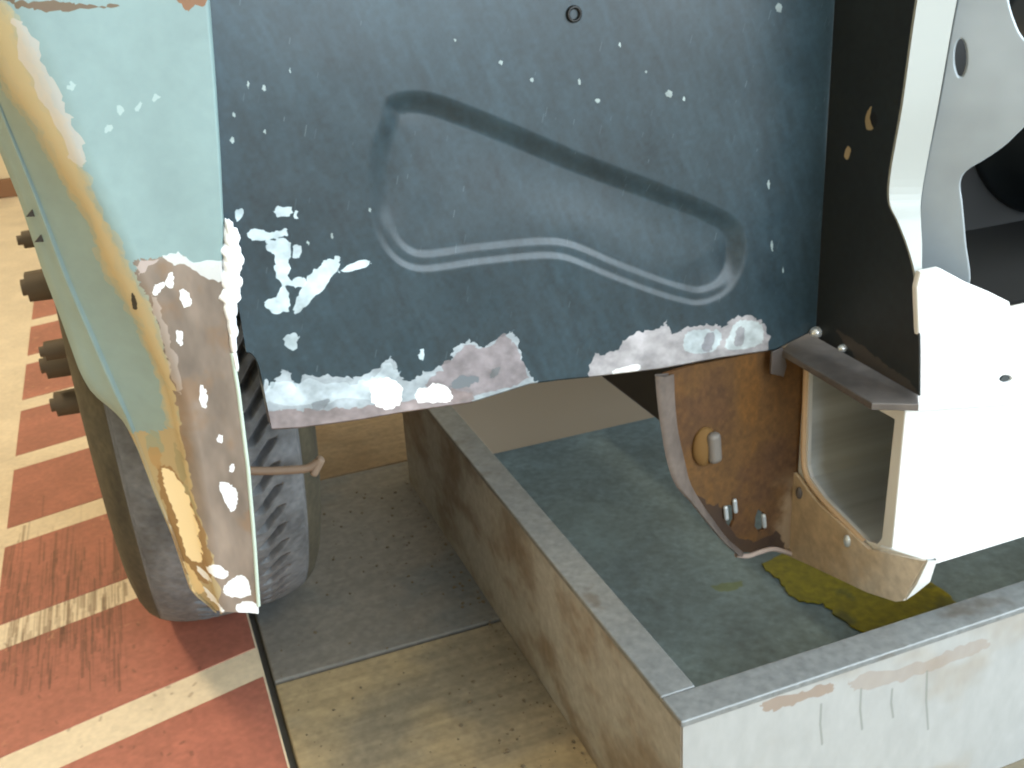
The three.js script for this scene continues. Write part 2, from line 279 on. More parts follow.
// --- dark bulkhead panel with its pressed outline
{
  const S = new Sheet(0.03, 0.33, 0.54, 0.68, 2400, '#2a3c45');
  S.each((u, v, c) => {
    const a = fbm(u * 9, v * 9, 4) - 0.5, b = fbm((u + v * 0.35) * 150, (v - u * 0.3) * 34, 3) - 0.5, d = fbm(u * 300, v * 300, 2) - 0.5;
    const k = 1 + a * 0.35 + b * 0.28 + d * 0.2; for (let i = 0; i < 3; i++) c[i] *= k;
  });
  for (let i = 0; i < 260; i++) { const u = 0.05 + rnd() * 0.5, v = 0.36 + rnd() * 0.5, L = 0.001 + rnd() * 0.006; S.line([[u, v], [u + L * 0.3, v + L]], rnd() < 0.5 ? '#8a999e' : '#6b7a80', 0.0004 + rnd() * 0.0005, 0.10 + rnd() * 0.25); }
  const W = '#b9cbd2', chips = [
    [[248, 233], [262, 229], [275, 232], [286, 228], [287, 236], [270, 240], [250, 240]],
    [[266, 243], [288, 240], [291, 258], [288, 275], [292, 281], [302, 277], [306, 284], [297, 288], [286, 286], [290, 300], [287, 312], [269, 312], [265, 303], [276, 298], [281, 287], [275, 272], [275, 258], [267, 247]],
    [[295, 245], [302, 247], [298, 258], [293, 256]],
    [[340, 257], [339, 267], [316, 298], [296, 315], [294, 308], [306, 281], [318, 266], [328, 260]],
    [[338, 270], [370, 261], [370, 264], [340, 273]],
    [[286, 335], [297, 333], [299, 340], [291, 350], [284, 344]],
    [[275, 210], [293, 207], [291, 214], [276, 215]], [[296, 211], [299, 212], [297, 219], [294, 217]], [[240, 209], [243, 213], [239, 222], [235, 219]],
    [[420, 352], [424, 349], [421, 361], [418, 358]],
  ];
  for (const c of chips) S.poly(c.map(pz), W, 0.0025, 0.92);
  for (const [a, b, w, h] of [[501, 63, 3, 3], [532, 80, 3, 3], [580, 82, 2, 4], [598, 101, 4, 3], [669, 94, 5, 5], [684, 99, 2, 3], [370, 210, 2, 3], [769, 185, 2, 6], [772, 246, 2, 7], [783, 270, 1, 4], [779, 8, 5, 6], [332, 236, 2, 4], [308, 243, 2, 3], [620, 45, 2, 3], [646, 72, 2, 2], [455, 40, 2, 2], [248, 85, 2, 5], [234, 115, 2, 4], [264, 88, 3, 4], [232, 140, 3, 5], [265, 132, 2, 3], [290, 70, 1, 4]])
    S.poly([[a - w * 0.7, b], [a, b - h * 0.8], [a + w * 0.7, b - h * 0.3], [a + w * 0.4, b + h * 0.8]].map(pz), '#a9b8b6', 0.0008, 0.8);
  // bare and filled metal along the patched lower edge, with painted glare spots
  const left = [[262, 436], [265, 378], [272, 388], [280, 371], [290, 372], [296, 387], [302, 377], [330, 375], [355, 378], [378, 368], [392, 358], [398, 372], [406, 382], [425, 372], [452, 362], [452, 352], [470, 341], [480, 347], [508, 333], [514, 332], [520, 352], [530, 376], [540, 384], [528, 392], [470, 410], [400, 420], [300, 436]];
  const right = [[592, 384], [593, 356], [612, 352], [630, 336], [660, 328], [666, 322], [672, 333], [690, 327], [715, 325], [722, 328], [735, 318], [755, 318], [765, 325], [767, 356], [700, 366], [640, 378]];
  S.poly(left.map(pz), '#9aa6ae', 0.003); S.poly(right.map(pz), '#9c9b9f', 0.003);
  S.poly([[440, 372], [455, 356], [470, 345], [482, 350], [508, 336], [516, 350], [526, 378], [500, 390], [470, 398], [440, 402], [425, 392]].map(pz), '#868083', 0.005, 0.85);
  S.poly([[265, 412], [300, 410], [350, 408], [400, 402], [470, 392], [470, 412], [400, 424], [300, 438], [262, 438]].map(pz), '#857b7b', 0.004, 0.85);
  S.poly([[268, 386], [300, 382], [350, 382], [370, 376], [392, 364], [398, 380], [370, 396], [320, 402], [268, 404]].map(pz), '#b4c4cd', 0.006, 0.8);
  S.poly([[371, 387], [378, 380], [392, 379], [401, 386], [402, 400], [394, 408], [380, 408], [371, 400]].map(pz), '#fbfdff', 0.002);  // blown glare on the glossy bare metal, painted near-white
  S.poly([[415, 393], [425, 387], [438, 383], [452, 393], [452, 400], [436, 403], [418, 402]].map(pz), '#f4f8fb', 0.002);  // second, longer glare spot painted into the colour
  S.poly([[450, 382], [468, 375], [480, 378], [472, 386], [452, 388]].map(pz), '#5f6a72', 0.003, 0.8); S.poly([[492, 370], [500, 367], [497, 376], [490, 378]].map(pz), '#6a7076', 0.001, 0.8);
  S.poly([[315, 402], [330, 399], [324, 409], [312, 410]].map(pz), '#737b82', 0.002, 0.7);
  S.poly([[684, 350], [688, 332], [712, 330], [722, 333], [716, 350]].map(pz), '#b5c6cc', 0.002, 0.8); S.poly([[726, 348], [736, 323], [756, 321], [763, 328], [762, 343]].map(pz), '#bccbce', 0.002, 0.8);
  S.poly([[703, 350], [707, 334], [714, 333], [712, 350]].map(pz), '#7c7b84', 0.002, 0.7); S.poly([[735, 346], [738, 328], [744, 328], [742, 345]].map(pz), '#85858c', 0.002, 0.7);
  S.poly([[612, 372], [640, 365], [640, 369], [614, 376]].map(pz), '#e6ecee', 0.001, 0.9);
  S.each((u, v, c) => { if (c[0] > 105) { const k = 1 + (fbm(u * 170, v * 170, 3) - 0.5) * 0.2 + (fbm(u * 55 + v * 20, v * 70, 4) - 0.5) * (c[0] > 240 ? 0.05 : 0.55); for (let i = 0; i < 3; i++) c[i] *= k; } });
  const R = new Sheet(0.03, 0.33, 0.54, 0.68, 700, '#606060'); R.grain(30, 0.5, 4);
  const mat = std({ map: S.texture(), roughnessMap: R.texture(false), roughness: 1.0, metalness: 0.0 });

  const outline = [[381, 120], [387, 101], [404, 93], [430, 94], [469, 107], [525, 130], [581, 154], [662, 185], [714, 206], [740, 223], [746, 245], [742, 271], [727, 294], [701, 305], [675, 301], [615, 280], [565, 260], [545, 258], [480, 264], [417, 271], [396, 262], [379, 240], [370, 202], [371, 150]].map(pz);
  const curve = new THREE.CatmullRomCurve3(outline.map(p => new THREE.Vector3(p[0], p[1], 0)), true, 'centripetal').getPoints(160).map(p => [p.x, p.y]);
  const inside = (x, y) => { let r = false; for (let i = 0, j = curve.length - 1; i < curve.length; j = i++) { const [a, b] = curve[i], [c, d] = curve[j]; if ((b > y) !== (d > y) && x < (c - a) * (y - b) / (d - b) + a) r = !r; } return r; };
  const dist = (x, y) => { let m = 9; for (let i = 0, j = curve.length - 1; i < curve.length; j = i++) { const [a, b] = curve[j], [c, d] = curve[i], ex = c - a, ey = d - b, t = clamp(((x - a) * ex + (y - b) * ey) / (ex * ex + ey * ey || 1e-12)); m = Math.min(m, Math.hypot(x - a - t * ex, y - b - t * ey)); } return inside(x, y) ? m : -m; };
  const [bx0, bx1, by0, by1] = [Math.min(...curve.map(p => p[0])) - 0.01, Math.max(...curve.map(p => p[0])) + 0.01, Math.min(...curve.map(p => p[1])) - 0.01, Math.max(...curve.map(p => p[1])) + 0.01];
  const away = (x, y, c) => { let m = 9; for (let i = 1; i < c.length; i++) { const [a, b] = c[i - 1], [p, q] = c[i], ex = p - a, ey = q - b, t = clamp(((x - a) * ex + (y - b) * ey) / (ex * ex + ey * ey || 1e-12)); m = Math.min(m, Math.hypot(x - a - t * ex, y - b - t * ey)); } return m; };
  const chains = [outline.slice(1, 12), outline.slice(12, 22), [...outline.slice(22), outline[0]]];   // upper, lower and left run of the pressing
  const press = (x, y) => { if (x < bx0 || x > bx1 || y < by0 || y > by1) return 0; const d = dist(x, y); if (d < -0.002) return 0;
    const w = chains.map(c => 1 / (away(x, y, c) ** 2 + 1e-7)), t = w[0] + w[1] + w[2];
    const ramp = (a, b) => { const k = clamp((d - a) / (b - a)); return k + (k * k * (3 - 2 * k) - k) * 0.45; };
    return -(w[0] * 0.0070 * ramp(-0.0006, 0.0135) + w[1] * (0.0015 * ramp(-0.0004, 0.0042) + 0.0015 * ramp(0.0098, 0.0144)) + w[2] * 0.0048 * ramp(-0.0006, 0.0140)) / t; };
  const edge = [[222, 352], [243, 352], [252, 354], [258, 362], [262, 376], [263, 430], [300, 428], [360, 420], [400, 413], [470, 403], [530, 384], [560, 380], [592, 377], [660, 369], [720, 358], [775, 350], [815, 330], [850, 322]].map(pz);
  const bottom = (x) => { for (let i = 0; i < edge.length - 1; i++) if (x <= edge[i + 1][0]) { const t = clamp((x - edge[i][0]) / (edge[i + 1][0] - edge[i][0] || 1e-9)); return edge[i][1] + (edge[i + 1][1] - edge[i][1]) * t; } return edge[edge.length - 1][1]; };
  const xa = 0.060, xb = X0 + 0.001, NX = 330, NY = 330, pos = [], uv = [], idx = [];
  for (let i = 0; i <= NX; i++) {
    const x = xa + (xb - xa) * i / NX, b = bottom(x);
    for (let j = -2; j <= NY; j++) {
      let y, z;
      if (j < 0) { y = b + 0.001 * (j + 2); z = ZP - 0.018 * (-j) / 2; }                 // the lower edge turned back
      else { const t = j / NY; y = t < 0.8 ? b + (0.74 - b) * t / 0.8 : 0.74 + (TOP - 0.74) * (t - 0.8) / 0.2;
        z = ZP + press(x, y) + (fbm(x * 7, y * 7, 2) - 0.5) * 0.002; }
      pos.push(x, y, z); uv.push(x, y);
    }
  }
  const n = NY + 3; for (let i = 0; i < NX; i++) for (let j = 0; j < n - 1; j++) { const a = i * n + j, b = a + n; idx.push(a, b, a + 1, b, b + 1, a + 1); }
  const g = new THREE.BufferGeometry(); g.setAttribute('position', new THREE.Float32BufferAttribute(pos, 3)); g.setAttribute('uv', new THREE.Float32BufferAttribute(uv, 2)); g.setIndex(idx); g.computeVertexNormals();
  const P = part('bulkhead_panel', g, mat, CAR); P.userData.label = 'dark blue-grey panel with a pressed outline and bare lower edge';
  const ring = onZ(574, 14, ZP);
  part('hole_ring', new THREE.LatheGeometry([[0.0001, -0.002], [0.0032, -0.002], [0.0036, 0.0014], [0.0046, 0.0018], [0.0056, 0.0012], [0.006, -0.002]].map(p => new THREE.Vector2(...p)), 24).rotateX(Math.PI / 2).translate(ring.x, ring.y, ring.z), std({ color: '#14181a', roughness: 0.5 }), P).userData.label = 'black ring and disc in place of a small dark hole';  // added piece; its black stands for the darkness of a hole

  // side panel that comes towards the camera at the right
  const darkMat = std({ color: '#2c3336', roughness: 0.45 });
  const S2 = new Sheet(-0.72, 0.34, 0.2, 0.66, 1600, '#1d2427');
  S2.each((u, v, c) => { const k = 1 + (fbm(u * 12, v * 12, 4) - 0.5) * 0.4 + (fbm(u * 220, v * 220, 2) - 0.5) * 0.25; for (let i = 0; i < 3; i++) c[i] *= k; });
  S2.poly([[865, 120], [868, 110], [872, 106], [870, 118], [874, 128], [867, 130]].map(px0), '#9b8c6c', 0.0006); S2.poly([[870, 118], [874, 112], [877, 120], [874, 128]].map(px0), '#0a0b0b', 0.0006);
  S2.poly([[844, 156], [848, 146], [851, 150], [847, 160]].map(px0), '#a8997a', 0.0006); S2.poly([[836, 330], [880, 360], [915, 388], [918, 398], [870, 372]].map(px0), '#5b504a', 0.003, 0.6);
  const front = [[880, -200], [905, 0 - 60], [917, 0], [903, 100], [889, 200], [898, 222], [907, 245], [914, 270], [917, 295], [919, 340], [919, 396]];
  front[0] = [938, -120]; front[1] = [928, -60];
  const F3 = front.map(([a, b]) => onX(a, b, X0));
  const res = (c) => new THREE.CatmullRomCurve3(c, false, 'centripetal').getPoints(90);
  const pts = [[ZP + 0.0005, TOP], [F3[0].z, TOP], ...res(F3).map(p => [p.z, p.y]), [ZP + 0.0005, bottom(X0) - 0.006]];
  part('side_panel', plateX(pts, X0, 0.002), std({ map: S2.texture(), roughness: 0.5 }), CAR).userData.label = 'near-black side panel';
  // pale flange along its front edge
  const wEdge = [[985, -120], [971, -60], [957, 0], [939, 100], [921, 200], [921, 222], [922, 245], [922, 270], [923, 295]];
  const a = [], b = [], a2 = [], b2 = [];
  for (let i = 0; i < wEdge.length; i++) { const p = F3[i].clone(); p.x -= 0.0006; p.z += 0.0012; const q = onZ(wEdge[i][0], wEdge[i][1], p.z); a.push(p); b.push(q); const o = new THREE.Vector3(0.0006, 0, -0.003); a2.push(p.clone().add(o)); b2.push(q.clone().add(o)); }
  const dense = [a, b, b2, a2].map(res);
  const fl = loft(dense, true).toNonIndexed(); fl.computeVertexNormals();
  part('edge_flange', planXY(fl), std({ color: '#a0a5a2', roughness: 0.5 }), CAR).userData.label = 'pale grey flange on the side panel edge';

  // ledge under the side panel, welded on top of the chassis box
  const ld = [[782, 350], [792, 338], [815, 328], [835, 332], [918, 392], [919, 404], [872, 403], [840, 384]].map(([a, b]) => onY(a, b, 0.366)).map(p => new THREE.Vector2(Math.min(p.x, X0 + 0.03), -p.z));
  const lg = new THREE.ExtrudeGeometry(new THREE.Shape(ld), { depth: 0.004, bevelEnabled: true, bevelThickness: 0.001, bevelSize: 0.001, bevelOffset: -0.001, bevelSegments: 2 }); lg.rotateX(-Math.PI / 2); lg.translate(0, 0.361, 0);
  const LS = new Sheet(0.45, 0.5, 0.15, 0.25, 2000, '#64605e'); LS.grain(60, 0.5, 4);
  part('ledge', boxUV(lg), std({ map: LS.texture(true, THREE.MirroredRepeatWrapping), roughness: 0.45, metalness: 0.3 }), CAR);
  for (const [x, y, r] of [[817, 332, 0.0062], [843, 348, 0.0042]]) { const p = onX(x, y, X0 - 0.001); part('spot_weld', new THREE.SphereGeometry(r, 16, 10).scale(1.15, 0.8, 0.9).translate(p.x, p.y, p.z), std({ color: '#dfe6ea', roughness: 0.25, metalness: 0.6 }), CAR); }
  const tb = [[772, 352], [783, 347], [787, 366], [784, 377], [771, 374]].map(xy(ZP - 0.003));
  part('tab', plateZ(tb, ZP - 0.003, 0.003), std({ color: '#5c5654', roughness: 0.5, metalness: 0.3 }), CAR);
}

// --- rusty outrigger plate, chassis box, silver gusset
{
  const ZB = -0.709, pb = xy(ZB);
  const S = new Sheet(0.34, 0.12, 0.25, 0.27, 3000, '#5f4322');
  S.each((u, v, c) => {
    const a = fbm(u * 40, v * 12, 5), b = fbm(u * 260, v * 200, 3) - 0.5, d = fbm(u * 16 + 7, v * 16, 4), k = smooth(0.4, 0.65, a), q = smooth(0.5, 0.72, d);
    for (let i = 0; i < 3; i++) c[i] = ((c[i] * (1 - k) + [104, 71, 30][i] * k) * (1 - q * 0.6) + [74, 50, 32][i] * q * 0.6) * (1 + b * 0.35);
  });
  { const e = pb([783, 500])[0], ey = pb([790, 478])[1]; S.each((u, v, c) => { const k = smooth(-0.012, 0.012, u - e + (fbm(u * 60, v * 60, 4) - 0.5) * 0.03) * smooth(-0.01, 0.012, ey - v + (fbm(u * 50, v * 50, 3) - 0.5) * 0.02); for (let i = 0; i < 3; i++) c[i] += ([158, 138, 112][i] - c[i]) * k * 0.85; }); }
  S.poly([[690, 496], [715, 505], [745, 540], [780, 535], [782, 556], [736, 556], [705, 525]].map(pb), '#33261e', 0.006, 0.75);
  const rustMat = std({ map: S.texture(), roughness: 0.85 });
  const out = [[664, 374], [690, 366], [760, 352], [806, 346], [806, 480], [801, 545], [785, 551], [770, 548], [752, 553], [738, 552], [728, 545], [720, 535], [706, 518], [692, 500], [680, 487], [673, 462], [666, 420]].map(pb);
  const ell = (cx, cy, rx, ry, z = ZB) => Array.from({ length: 14 }, (_, i) => { const t = -i / 14 * Math.PI * 2, k = 1 + (hash(i, cx) - 0.5) * 0.3; return xy(z)([cx + Math.cos(t) * rx * k, cy + Math.sin(t) * ry * k]); });
  const O = part('outrigger_plate', plateZ(out, ZB, 0.004, [ell(730, 516, 5, 11), ell(760, 521, 5, 11)]), rustMat, CAR);
  O.userData.label = 'rust-brown plate with torn lower edge';
  const fa = [[655, 376], [657, 400], [661, 430], [668, 466], [676, 486], [690, 502], [706, 522], [722, 541], [738, 556]].map(([a, b]) => onZ(a, b, ZB + 0.009)), fb = [[674, 374], [675, 400], [678, 430], [685, 462], [690, 482], [699, 499], [712, 518], [727, 538], [744, 553]].map(([a, b]) => onZ(a, b, ZB + 0.0005));
  const dn = (c) => new THREE.CatmullRomCurve3(c).getPoints(50), bk = (c) => dn(c).map(v => v.clone().add(new THREE.Vector3(0.0015, 0, -0.003)));
  const fg = loft([dn(fa), dn(fa).map((v, i) => v.clone().lerp(dn(fb)[i], 0.35).add(new THREE.Vector3(0, 0, 0.004))), dn(fb), bk(fb), bk(fa)], true);
  const FS = new Sheet(0.34, 0.12, 0.25, 0.27, 2000, '#685e57'); FS.grain(70, 0.5, 4);
  part('bent_edge', fg, std({ map: FS.texture(), roughness: 0.7 }), O).userData.label = 'grey-brown bent edge of the rusty plate';
  { const p = onZ(704, 446, ZB); const B = part('bolt', new THREE.SphereGeometry(0.0145, 24, 14).scale(0.85, 1.3, 0.45).translate(p.x, p.y, ZB + 0.001), std({ color: '#6f5228', roughness: 0.85 }), O);
    part('bolt_head', new RoundedBoxGeometry(0.0125, 0.030, 0.010, 3, 0.005).rotateZ(0.08).translate(p.x + 0.006, p.y, ZB + 0.007), std({ color: '#77726c', roughness: 0.6, metalness: 0.2 }), B); }
  part('torn_lip', tube([[736, 555], [748, 556], [760, 552], [772, 549], [786, 552], [799, 556]].map(([a, b]) => onZ(a, b, ZB + 0.002)), 0.0024, 40, 8), std({ color: '#b9a79d', roughness: 0.6 }), O).userData.label = 'pale torn lip';
  const shiny = std({ color: '#cfd8dc', roughness: 0.3, metalness: 0.4 });
  for (const [x, y] of [[726, 513], [764, 521], [735, 506]]) { const p = onZ(x, y, ZB + 0.002); part('torn_edge', new THREE.CapsuleGeometry(0.0022, 0.011, 4, 8).rotateZ(0.12).translate(p.x, p.y, p.z), shiny, O); }

  // chassis box, open at its end
  const silver = std({ color: '#dfe3e4', roughness: 0.45 });
  const o = [[798, 352], [904, 406], [890, 553], [878, 558], [866, 553], [813, 505], [797, 480], [795, 466]].map(px0), inn = [[807, 369], [894, 419], [881, 540], [876, 546], [866, 543], [822, 498], [808, 478], [805, 466]].map(px0);
  const IS = new Sheet(-0.75, 0.18, 0.25, 0.2, 1600, '#bac3c8'); IS.grain(60, 0.35, 4);
  const wall = 0.75;
  const BXm = part('chassis_box', plateX(o, X0 + 0.002, wall, [inn], 0.0012), silver, CAR); BXm.userData.label = 'silver painted box section, open at the end';
  const lin = inn.map(([z, y]) => [z, y]), cz = lin.reduce((s, p) => s + p[0], 0) / lin.length, cy = lin.reduce((s, p) => s + p[1], 0) / lin.length;
  const ring = (x, k) => lin.concat([lin[0]]).map(([z, y]) => new THREE.Vector3(x, cy + (y - cy) * k, cz + (z - cz) * k));
  const lg = loft([ring(X0 + 0.006, 0.99), ring(X0 + 0.15, 0.985), ring(X0 + wall - 0.02, 0.985)]).toNonIndexed(); lg.computeVertexNormals();
  part('inner_lining', planZY(lg), std({ map: IS.texture(true, THREE.MirroredRepeatWrapping), roughness: 0.5, metalness: 0.25 }), BXm).userData.label = 'bare steel inside of the box';
  const rim = tube([...inn.slice(4), inn[0]].map(([z, y]) => new THREE.Vector3(X0 + 0.001, y - 0.001, z - 0.0025)), 0.0026, 60, 8);
  part('rim', rim, std({ color: '#cdb190', roughness: 0.6 }), BXm).userData.label = 'tan edge of the open end';

  {
    const f = px0([926, 561]), w = px0([880, 552]);
    const pr = [[w[0], w[1] + 0.006], [f[0] - 0.004, f[1]], [f[0], f[1] - 0.001], [f[0] + 0.0005, f[1] - 0.005], [w[0], w[1] - 0.001]];
    part('front_flange', plateX(pr, X0 - 0.001, wall, [], 0.0008), silver, BXm);
  }
  // lower plate that carries on below the box and ends in a turned lip
  const lo = [[783, 462], [799, 474], [818, 500], [872, 549], [928, 560], [906, 600], [898, 601], [870, 592], [840, 578], [808, 563], [783, 552]].map(px0);
  const LSh = new Sheet(-0.74, 0.13, 0.22, 0.13, 3000, '#bfaa8c');
  LSh.each((u, v, c) => { const k = smooth(-0.66, -0.57, u + (fbm(u * 40, v * 40, 4) - 0.5) * 0.08), b = 1 + (fbm(u * 150, v * 150, 3) - 0.5) * 0.2; for (let i = 0; i < 3; i++) c[i] = (c[i] * (1 - k) + [214, 208, 198][i] * k) * b; });
  const LP = part('lower_plate', plateX(lo, X0 - 0.003, 0.004), std({ map: LSh.texture(), roughness: 0.6 }), CAR);
  { const p = onX(847, 541, X0 - 0.004); part('rivet', new THREE.SphereGeometry(0.005, 14, 8).scale(0.5, 1.2, 0.8).translate(p.x, p.y, p.z), shiny, LP); const q = onX(799, 493, X0 - 0.004); part('rivet', new THREE.SphereGeometry(0.005, 14, 8).scale(0.5, 1.2, 0.8).translate(q.x, q.y, q.z), std({ color: '#5a5450', roughness: 0.5 }), LP); }
  const zl = px0([906, 600])[0], zu = px0([928, 562])[0];
  const la = [onX(928, 561, X0 - 0.003), onX(917, 584, X0 - 0.003), onX(906, 600, X0 - 0.003)], lb = [[937, 560], [930, 582], [915, 594]].map(([a, b], i) => onZ(a, b, la[i].z)), back = (v) => v.clone().add(new THREE.Vector3(0.001, 0, -0.003));
  const lipG = loft([la, lb, lb.map(back), la.map(back)], true).toNonIndexed(); lipG.computeVertexNormals();
  part('lip', planXY(lipG), silver, LP);

  // gusset: a plate facing the camera on the box, with an arm going up behind the flange
  const ZG = -0.572, pg = xy(ZG);
  const low = [[917, 288], [921, 272], [940, 268], [966, 282], [990, 292], [1010, 302], [1013, 314], [1024, 322], [1090, 352], [1090, 400], [905, 412], [919, 396], [919, 340]].map(pg);
  const hole = Array.from({ length: 16 }, (_, i) => { const t = -i / 16 * Math.PI * 2; return pg([1006 + Math.cos(t) * 6, 379 + Math.sin(t) * 3.4]); });
  const G = part('gusset_plate', plateZ(low, ZG, 0.006, [hole], 0.0015), silver, CAR);
  G.userData.label = 'silver plate standing on the box section';
  { const p = onZ(1006, 379, ZG); part('hole_dark_disc', new THREE.CylinderGeometry(0.0045, 0.005, 0.003, 20).rotateX(Math.PI / 2).scale(1, 0.6, 1).translate(p.x, p.y, ZG - 0.0022), std({ color: '#3a4144', roughness: 0.5 }), G); }  // added disc; the darkness of the hole is put into its colour
  // arm lies in a plane turned towards the left
  const turn = 0.75, org = onZ(921, 200, -0.6225);
  const onArm = (px, py) => { const d = ray(px, py), n = new THREE.Vector3(-turn, 0, 1).normalize(), e = new THREE.Vector3(0, EYE, 0); return go(d, org.clone().sub(e).dot(n) / d.dot(n)); };
  const arm = [[975, -70], [957, 0], [939, 100], [920, 200], [920, 250], [921, 276], [940, 282], [968, 288], [966, 240], [963, 205], [961, 182], [966, 172], [985, 160], [1005, 146], [1024, 128], [1060, 98], [1075, 70], [1050, 55], [1024, 38], [1014, 18], [1009, 0], [1002, -40], [1000, -70]];
  const A3 = new THREE.CatmullRomCurve3(arm.map(p => onArm(...p)), true, 'centripetal', 0.5).getPoints(120);
  const ux = new THREE.Vector3(1, 0, turn).normalize(), nn = new THREE.Vector3(-turn, 0, 1).normalize();
  const to2 = (v) => { const q = v.clone().sub(org); return new THREE.Vector2(q.dot(ux), q.y); };
  const sh = new THREE.Shape(A3.slice(0, -1).map(to2));
  sh.holes.push(new THREE.Path(Array.from({ length: 18 }, (_, i) => { const t = -i / 18 * Math.PI * 2; return to2(onArm(961 + Math.cos(t) * 6, 58 + Math.sin(t) * 19)); })));
  const ag = new THREE.ExtrudeGeometry(sh, { depth: 0.003, bevelEnabled: true, bevelThickness: 0.0015, bevelSize: 0.0015, bevelOffset: -0.0015, bevelSegments: 3 }); ag.translate(0, 0, -0.0045);
  ag.applyMatrix4(new THREE.Matrix4().makeBasis(ux, new THREE.Vector3(0, 1, 0), nn).setPosition(org));
  const AS = new Sheet(0, 0, 0.5, 0.8, 900, '#909aa0'); AS.grain(18, 0.25, 4);
  part('gusset_arm', planXY(ag), std({ map: AS.texture(true, THREE.MirroredRepeatWrapping), roughness: 0.4, metalness: 0.3 }), CAR).userData.label = 'grey curved arm rising from the gusset';

  // dark rail running forwards behind the outrigger, the dark gearbox behind the gusset, and added black sheets
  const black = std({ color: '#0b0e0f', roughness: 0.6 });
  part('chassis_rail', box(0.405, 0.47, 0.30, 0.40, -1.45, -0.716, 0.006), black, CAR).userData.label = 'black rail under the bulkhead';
  part('dark_bay_floor', box(0.74, 1.5, 0.335, 0.345, -0.96, -0.74), black, CAR).userData.label = 'added black sheet for the dark bay behind the gusset';  // added sheet; the darkness of the bay is put into its black
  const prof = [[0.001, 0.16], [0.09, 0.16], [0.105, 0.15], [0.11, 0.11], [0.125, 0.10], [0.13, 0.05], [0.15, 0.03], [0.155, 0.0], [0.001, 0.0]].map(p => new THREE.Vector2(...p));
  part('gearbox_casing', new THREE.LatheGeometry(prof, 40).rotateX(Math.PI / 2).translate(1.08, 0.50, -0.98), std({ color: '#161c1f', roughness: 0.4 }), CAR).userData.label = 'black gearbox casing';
  part('dark_bay_backing', box(0.72, 1.5, 0.335, TOP, -0.99, -0.961), black, CAR).userData.label = 'added black sheet hiding the lit wall deep behind the gusset';  // added backing, black so the bay looks dark instead of the lit wall
}

